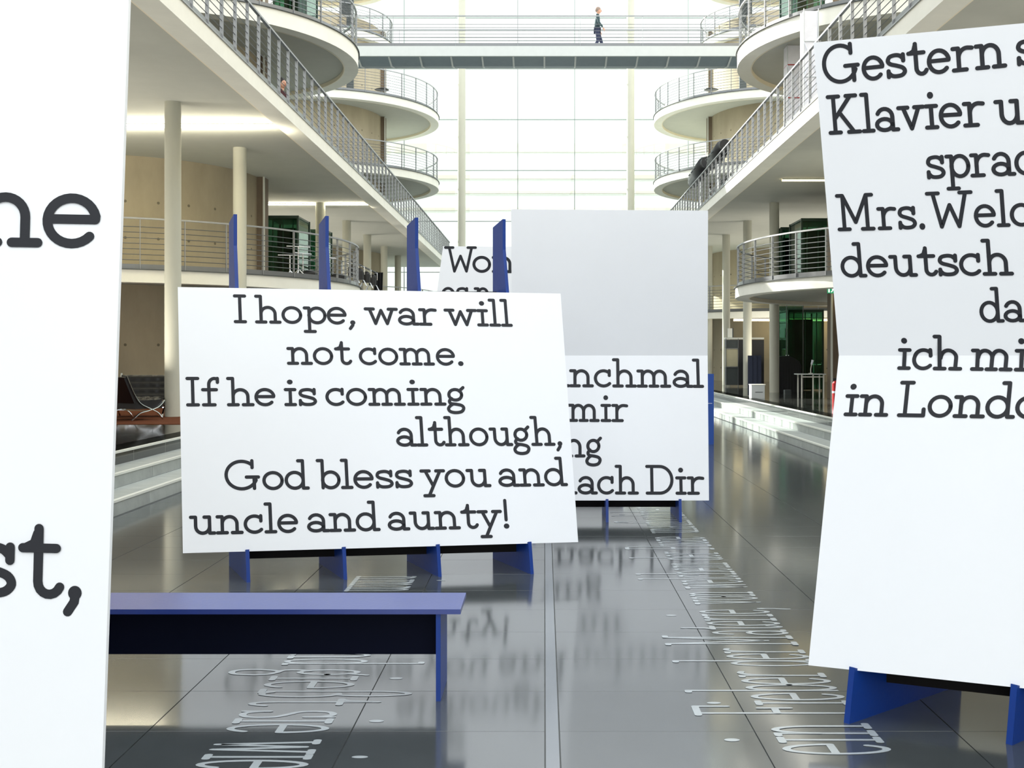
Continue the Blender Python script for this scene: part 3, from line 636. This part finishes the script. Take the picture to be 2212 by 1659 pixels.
# ------------------------------------------------------------------ lifts (green glass)
def lift(lab, x, y, z, w, d, h, flip=1):
    t = thing('lift_shaft', lab, 'lift', (x, y, z))
    for (a, b_, c_, e) in ((-w / 2, 0, w / 2, .012), (-w / 2, d - .012, w / 2, d)): MB().box(a, b_, .05, c_, e, h - .05).build('glass_wall', M['green'], t)
    for X in (-w / 2, w / 2 - .012): MB().box(X, .02, .05, X + .012, d - .02, h - .05).build('glass_wall', M['green'], t)
    fr = MB()
    for X in (-w / 2, w / 2):
        for Y in (0, d): fr.box(X - .025, Y - .025, 0, X + .025, Y + .025, h)
    fr.box(-w / 2, -.02, h - .08, w / 2, d + .02, h); fr.build('frame', M['greend'], t)
    MB().box(-w * .30, d * .3, .02, w * .30, d * .7, h - .3).build('cabin', M['greend'], t)
    for k in range(3): MB().box(-w * .35 + k * w * .33, .03, .05, -w * .35 + k * w * .33 + .03, .06, h - .1).build('guide_rail', M['mullion'], t)
    return t
lift('larger green glass lift shaft on the low left balcony', -7.35, 31.2, G1, .86, 1.5, 2.1)
lift('smaller green glass lift shaft on the low left balcony beside a blue fin', -7.05, 34.6, G1, .5, .9, 2.1)
lift('larger green glass lift shaft on the low right balcony', 7.75, 31.4, G1, .95, 1.5, 2.05)
lift('smaller green glass lift shaft on the low right balcony behind a column', 7.42, 33.6, G1, .5, .9, 2.05)
lift('green glass lift shaft on the big near balcony at upper left', -7.1, 31.0, G3, .9, 1.5, 2.4)
lift('green glass lift shaft on the big near balcony at upper right', 7.35, 31.0, G3, .9, 1.5, 2.4)
lift('green glass lift shaft at ground level under the low right balcony', 8.35, 35.5, PZ, 1.1, 1.5, 2.6)

# ------------------------------------------------------------------ ground level right: glass wall, furniture
gp = thing('glass_partition', 'green glass doors under the low right balcony', 'partition', (7.15, 35.2, PZ))
for k in range(2): MB().box(.02 + k * .52, 0, .02, .52 + k * .52, .012, 2.7).build('glass_door', M['green'], gp)
for k in range(3): MB().box(k * .52 - .01, -.01, 0, k * .52 + .02, .03, 2.72).build('post', M['steelm'], gp)
for k in range(2): MB().tube([(.50 + k * .08, -.03, 1.0), (.50 + k * .08, -.03, 1.15)], .012, 6).build('handle', M['chrome'], gp)
dw = MB()
ku = thing('stall', 'grey trade stall unit with a beige panel behind the right columns', 'stall', (7.0, 40.2, PZ))
MB().box(-.45, .0, 1.72, .95, .35, 1.78).build('shelf', M['nosing'], ku)
MB().box(-.42, .02, 1.40, .0, .30, 1.70).build('panel', M['grey'], ku); MB().box(-.42, .02, .74, .0, .05, 1.36).build('panel', M['beige'], ku)
MB().box(-.42, .02, .06, .0, .30, .70).build('cabinet', M['grey'], ku); MB().box(.0, .02, .06, .95, .30, 1.70).build('panel', M['rubber'], ku)
for x in (-.44, .0): MB().box(x, -.01, 0, x + .02, .02, 1.75).build('post', M['steelm'], ku)
MB().box(-.44, -.01, .70, .02, .02, .73).build('trim', M['steelm'], ku); MB().box(-.44, -.01, 1.37, .02, .02, 1.40).build('trim', M['steelm'], ku)
sp_ = thing('loudspeaker', 'small pale loudspeaker standing on the stall shelf', 'speaker', (6.72, 40.35, PZ + 1.785))
MB().box(-.05, -.08, 0, .09, .08, .33).build('cabinet', M['fascia'], sp_); MB().box(.09, -.08, .0, .13, .08, .34).build('grille', M['grey'], sp_)
pt = thing('partition', 'navy fabric folding partition between two right columns', 'partition', (5.86, 30.9, PZ))
for k in range(3): MB().box(-.20 + k * .13, k * .03, .38 - .36, -.075 + k * .13, k * .03 + .03, 1.13).build('panel', M['navycloth'], pt)
bx = thing('box', 'low white cabinet in front of the navy partition', 'cabinet', (5.70, 29.5, PZ))
MB().box(-.20, 0, .0, .15, .35, .345).build('body', M['bridgew'], bx); MB().box(-.21, -.01, .345, .17, .36, .365).build('lid', M['fascia'], bx); MB().box(-.1, -.006, .15, .10, 0, .165).build('groove', M['grey'], bx)
# draped object
dm = MB(); prof = [(-.42, 0), (-.40, .95), (-.30, 1.10), (0, 1.12), (.18, 1.04), (.32, .95), (.38, .8), (.36, 0)]
dm.prism([(x, 0, z) for x, z in prof], (0, .8, 0))
for k in range(9): dm.prism([(-.40 + k * .088, -.03, 0), (-.36 + k * .088, -.03, .02), (-.385 + k * .085, -.005, .93 - .01 * k)], (0, .05, 0))
tag(dm.build('draped_object', M['rubber'], None, (7.58, 34.4, PZ)), 'bulky object under a black cloth beside the glass doors', 'cloth')
tb = thing('table', 'white steel trestle table standing near the right board', 'table', (7.12, 29.5, PZ))
MB().box(-.38, 0, .62, .36, .5, .645).build('tabletop', M['bridgew'], tb)
for x, y in ((-.28, .02), (.02, .02), (.30, .02), (-.28, .46), (.30, .46)): MB().box(x - .015, y, 0, x + .015, y + .03, .62).build('leg', M['fascia'], tb)
MB().box(-.28, .02, .55, .30, .05, .575).build('rail', M['fascia'], tb)
lp = thing('desk_lamp', 'small white lamp on the trestle table', 'lamp', (7.12, 29.7, PZ + .647))
MB().tube([(0, 0, 0), (.0, 0, .12), (.02, 0, .24)], .012, 6).build('arm', M['fascia'], lp); MB().tube([(.02, 0, .24), (.055, 0, .36)], [.025, .035], 8).build('lamp_shade', M['print'], lp); MB().cyl((0, 0), .06, 0, .015, 16).build('base', M['fascia'], lp)
tag(MB().box(-.09, 0, 0, .09, .2, .14).box(-.07, -.004, .05, .07, 0, .10).build('box', M['grey'], None, (7.02, 32.0, PZ)), 'small grey crate on the floor behind the trestle table', 'box')
ex = thing('fire_extinguisher', 'red fire extinguisher with pale band beside the right board', 'extinguisher', (7.05, 26.9, PZ))
MB().cyl((0, 0), .08, 0, .46, 20).cyl((0, 0), .08, .46, .52, 20, .03).build('cylinder', M['red'], ex); MB().cyl((0, 0), .082, .22, .27, 20).build('label_band', M['print'], ex); MB().box(-.07, -.015, .52, .03, .015, .58).build('valve', M['rubber'], ex)
es = thing('exit_sign', 'green lit exit sign with a running figure under the right gallery', 'sign', (6.83, 26.4, 3.08))
MB().box(-.10, 0, 0, .14, .04, .20).build('panel', M['exit'], es)
rf = MB(); rf.cyl((0, 0), .0, 0, 0, 3) if 0 else None
rf.box(-.085, -.004, .02, -.05, 0, .18)
rf.prism([(.02, -.004, .15), (.05, -.004, .15), (.05, -.004, .18), (.02, -.004, .18)], (0, .004, 0)); rf.prism([(-.01, -.004, .14), (.03, -.004, .13), (.05, -.004, .08), (.01, -.004, .07)], (0, .004, 0))
rf.prism([(.01, -.004, .07), (.04, -.004, .08), (.0, -.004, .02), (-.03, -.004, .03)], (0, .004, 0)); rf.prism([(.03, -.004, .09), (.07, -.004, .06), (.08, -.004, .02), (.06, -.004, .02)], (0, .004, 0)); rf.prism([(-.03, -.004, .12), (-.01, -.004, .14), (.01, -.004, .13), (-.02, -.004, .10)], (0, .004, 0))
rf.build('running_figure', M['exitw'], es)

# ------------------------------------------------------------------ equipment on low left balcony and stands
def stand(lab, x, y, z, h, rz=0):
    t = thing('equipment_stand', lab, 'stand', (x, y, z), rz)
    for k in range(3):
        a = k * 2.1; MB().tube([(0, 0, .35), (.35 * math.cos(a), .35 * math.sin(a), .01)], .014, 6).build('leg', M['chrome'], t)
    MB().tube([(0, 0, .2), (0, 0, h)], .02, 8).build('pole', M['chrome'], t)
    MB().tube([(-.3, 0, h), (.3, 0, h)], .016, 6).build('crossbar', M['chrome'], t); return t
for i, (x, y, r) in enumerate(((-6.55, 28.6, .2), (-6.3, 29.0, 1.0), (-6.2, 28.0, .5), (-5.75, 29.4, .7), (-5.65, 30.2, 2.0))):
    w_ = ['leftmost', 'second', 'middle', 'fourth', 'rightmost'][i]
    stand('%s of the shiny metal stands behind the low left balcony railing' % w_, x, y, G1 + .005, .75 + .08 * (i % 3), r)
for i, (x, y) in enumerate(((-6.05, 28.5), (-5.5, 29.6))):
    mb = MB().box(-.2, -.15, 0, .2, .15, .28); mb.ball((0, 0, .28), .2, 12, 6, (1, .7, .35))
    tag(mb.build('equipment_bag', M['rubber'], None, (x, y, G1 + .005)), '%s black equipment bag on the low left balcony' % ('left' if i == 0 else 'right'), 'bag')
ls = thing('lighting_bar', 'dark stage lighting bar on stands beside the left columns', 'lighting bar', (-5.95, 34, PZ))
for y in (0, 5.4): MB().tube([(0, y, 0), (0, y, 4.1)], .03, 8).build('stand', M['rubber'], ls)
MB().tube([(0, 0, 4.05), (0, 5.4, 4.05)], .03, 8).build('bar', M['rubber'], ls)
MB().tube([(-.2, -.3, 2.2), (-.2, -.3, 4.0), (.25, -.3, 3.9), (.25, -.3, 3.2), (-.2, -.3, 3.3)], .03, 6).build('white_bracket', M['print'], ls)
cl = MB(); 
for k in range(6): cl.prism([(-.02 + .05 * k, 5.0 + .06 * (k % 2), 4.05), (.035 + .05 * k, 5.0 + .06 * ((k + 1) % 2), 4.05), (.02 + .05 * k - .05, 5.0 + .06 * ((k + 1) % 2), 2.0), (-.03 + .05 * k - .05, 5.0 + .06 * (k % 2), 2.0)], (0, .02, 0))
cl.build('black_cloth', M['rubber'], ls)
for k in range(4):
    t = thing('stage_spotlight', 'black stage spotlight with open white flaps, %s on the lighting bar' % ['nearest', 'second', 'third', 'farthest'][k], 'spotlight', (-5.95, 34.4 + 1.35 * k, PZ + 3.98), 0, 'spotlights on the bar')
    MB().cyl((0, 0), .13, -.42, -.16, 16).ball((0, 0, -.16), .13, 12, 6).build('body', M['rubber'], t)
    MB().tube([(-.16, 0, -.25), (-.16, 0, 0), (.16, 0, 0), (.16, 0, -.25)], .012, 5).build('yoke', M['chrome'], t)
    for s_ in (-1, 1): MB().prism([(s_ * .13, -.1, -.42), (s_ * .13, .1, -.42), (s_ * .22, .12, -.60), (s_ * .22, -.12, -.60)], (s_ * .008, 0, 0)).build('flap', M['print'], t)
# big black follow spots on the right gallery, rack and boxes
for k, (y, L_, r) in enumerate(((35.2, 3.0, .24), (38.4, 3.6, .28))):
    t = thing('follow_spotlight', 'big black tubular spotlight above the right gallery railing, %s one' % ('nearer' if k == 0 else 'farther'), 'spotlight', (5.72 - .10 * k, y, G2 + 1.75), 0)
    MB().tube([(0, 0, .12), (0, .4, .12), (0, .45, .1), (0, L_ - .8, .0), (0, L_ - .75, .0), (0, L_, -.05)], [r * .7, r * .7, r, r * 1.1, r * .7, r * .7], 16).build('body', M['rubber'], t)
    for q in (.9, 1.6, 2.2): MB().tube([(-r * 1.25, q, 0), (0, q, r * 1.3), (r * 1.25, q, 0)], .02, 5).build('ring', M['grey'], t)
    MB().tube([(0, L_ / 2, -1.65), (0, L_ / 2, -r)], .03, 8).build('stand', M['chrome'], t)
    MB().tube([(-.4, L_ / 2, -1.70), (0, L_ / 2, -1.45), (.4, L_ / 2, -1.70)], .02, 6).build('leg', M['chrome'], t)
rk = thing('equipment_rack', 'cluttered metal rack with lime tubes behind the right gallery railing', 'rack', (6.3, 36, G2))
for x in (-.3, .3):
    for y in (0, 2.2, 4.4): MB().tube([(x, y, 0), (x, y, 1.25)], .02, 6).build('post', M['chrome'], rk)
for z in (.15, .6, 1.1): MB().box(-.32, 0, z, .32, 4.4, z + .02).build('shelf', M['steel'], rk)
for y, h, m_ in ((.4, .8, 'lime'), (.9, .6, 'lime'), (1.5, .3, 'red'), (3.2, .4, 'lime')): MB().tube([(-.2, y, .17), (-.15, y + .1, .17 + h)], .03, 8).build('tube', M[m_], rk)
for i, (y, z) in enumerate(((1.9, .17), (2.6, .62), (3.4, .62), (1.2, .62), (3.9, .17))):
    MB().box(-.25, y, z, .2, y + .4, z + .3).build('case', M[['rubber', 'grey', 'banner', 'steel', 'rubber'][i]], rk)
# display towers (white banner frames) on right gallery
def tower(lab, x, y, w, h, mesh):
    t = thing('banner_tower', lab, 'banner', (x, y, G2)); n = int(h / .83)
    for X in (0, w):
        for Y in (0, w): MB().tube([(X, Y, 0), (X, Y, h)], .012, 6).build('pole', M['bridgew'], t)
    for k in range(n + 1):
        z = min(h - .02, k * .83 + .02); MB().tube([(0, 0, z), (w, 0, z), (w, w, z), (0, w, z)], .012, 4, closed=True).build('crossbar', M['red' if mesh else 'bridgew'], t)
    for k in range(n): MB().tube([(0, -.01, k * .83), (w, -.01, k * .83 + .83)], .010, 4).tube([(w, -.01, k * .83), (0, -.01, k * .83 + .83)], .010, 4).build('brace', M['print'], t)
    MB().box(.01, .02, .05, w - .01, .026, h - .05).build('fabric', M['banner'], t); MB().box(-.004, .02, .05, .004, w, h - .05).build('fabric', M['banner'], t)
    return t
tower('white fabric banner tower, tallest and nearest, above the right board corner', 6.05, 25.9, .34, 3.27, False)
tower('white banner tower with red crossbars behind the right gallery railing', 6.12, 28.0, .38, 3.05, True)
# small dark tables on far upper balconies
for s, nm in ((-1, 'left'), (1, 'right')):
    t = thing('side_table', 'small dark oval table on the upper far %s balcony' % nm, 'table', (sx(s, 7.2), 48.6, G4 + .005))
    MB().ball((0, 0, .42), .32, 20, 6, (1, 1, .12)).build('tabletop', M['rubber'], t); MB().tube([(0, 0, 0), (0, 0, .42)], .03, 8).build('leg', M['steel'], t)

# ------------------------------------------------------------------ people
def body(name, verts, edges, radii, m, parent, root=0):
    me = bpy.data.meshes.new(name); me.from_pydata(verts, edges, []); o = bpy.data.objects.new(name, me); C.objects.link(o); o.parent = parent
    me.materials.append(m); md = o.modifiers.new('skin', 'SKIN'); md.use_smooth_shade = True
    for i, r in enumerate(radii): me.skin_vertices[0].data[i].radius = (r, r) if not isinstance(r, tuple) else r
    me.skin_vertices[0].data[root].use_root = True
    s_ = o.modifiers.new('sub', 'SUBSURF'); s_.levels = 2; s_.render_levels = 2; return o
def person(lab, loc, rz, top, bottom, hair, stride=.22):
    """faces +x locally"""
    t = thing('person', lab, 'person', loc, rz)
    v = [(0, 0, .93), (0, 0, 1.12), (.01, 0, 1.34), (.02, 0, 1.47), (.035, 0, 1.54), (0, .17, 1.41), (-.06, .21, 1.14), (.10, .20, .92), (0, -.17, 1.41), (.05, -.22, 1.13), (.20, -.19, .96)]
    e = [(0, 1), (1, 2), (2, 3), (3, 4), (2, 5), (5, 6), (6, 7), (2, 8), (8, 9), (9, 10)]
    r = [(.13, .15), (.125, .14), (.12, .155), (.06, .06), (.052, .052), .062, .048, .038, .062, .048, .038]
    body('jacket', v, e, r, top, t)
    v = [(0, 0, .95), (.0, .09, .88), (.05 + stride * .5, .09, .49), (stride, .09, .10), (0, -.09, .88), (stride * .1, -.09, .48), (-stride, -.09, .11)]
    body('trousers', v, [(0, 1), (1, 2), (2, 3), (0, 4), (4, 5), (5, 6)], [.13, .10, .068, .05, .10, .068, .05], bottom, t)
    for s_, x in ((1, stride), (-1, -stride)):
        MB().ball((x + .06, s_ * .09, .045), .13, 14, 8, (1, .38, .34)).build('shoe', M['rubber'], t)
    h = MB().ball((.05, 0, 1.63), .105, 16, 12, (.95, .78, 1.15)).ball((.155, 0, 1.615), .02, 8, 6, (1, .7, 1.3)).ball((.05, .083, 1.62), .02, 8, 6, (.8, .4, 1.4)).ball((.05, -.083, 1.62), .02, 8, 6, (.8, .4, 1.4))
    h.tube([(.03, 0, 1.46), (.035, 0, 1.56)], .05, 10).build('head', M['skin'], t)
    MB().ball((.025, 0, 1.665), .112, 16, 10, (1.0, .84, 1.0)).build('hair', hair, t)
    for s_ in (1, -1): MB().ball((.143, s_ * .035, 1.645), .011, 6, 4).build('eye', M['rubber'], t)
    MB().box(.146, -.022, 1.572, .152, .022, 1.58).build('mouth', M['red'], t)
    for (hx, hy, hz) in ((.10, .20, .92), (.20, -.19, .96)):
        hv = [(hx, hy, hz), (hx + .03, hy, hz - .06), (hx + .04, hy, hz - .09)]; he = [(0, 1), (1, 2)]; hr = [.025, .032, .026]
        for q, (dy, ln) in enumerate(((-.024, .07), (-.008, .085), (.008, .08), (.024, .06))):
            i0 = len(hv); hv += [(hx + .055, hy + dy, hz - .10 - ln * .4), (hx + .05, hy + dy, hz - .10 - ln)]; he += [(2, i0), (i0, i0 + 1)]; hr += [.010, .008]
        i0 = len(hv); hv += [(hx + .065, hy + (.02 if hy < 0 else -.02), hz - .07), (hx + .08, hy, hz - .11)]; he += [(1, i0), (i0, i0 + 1)]; hr += [.011, .009]
        body('hand', hv, he, hr, M['skin'], t, 1)
    return t
person('person in a grey jacket and dark trousers walking across the footbridge', ((1290 - VX) * 41.4 / F, 41.35, G4 + .005), 0, M['cloth1'], M['cloth2'], M['hairg'])
person('dark haired person in dark red clothes behind the left gallery railing', (-6.26, 26.4, G2 + .005), -.6, M['cloth3'], M['rubber'], M['hair'], .06)
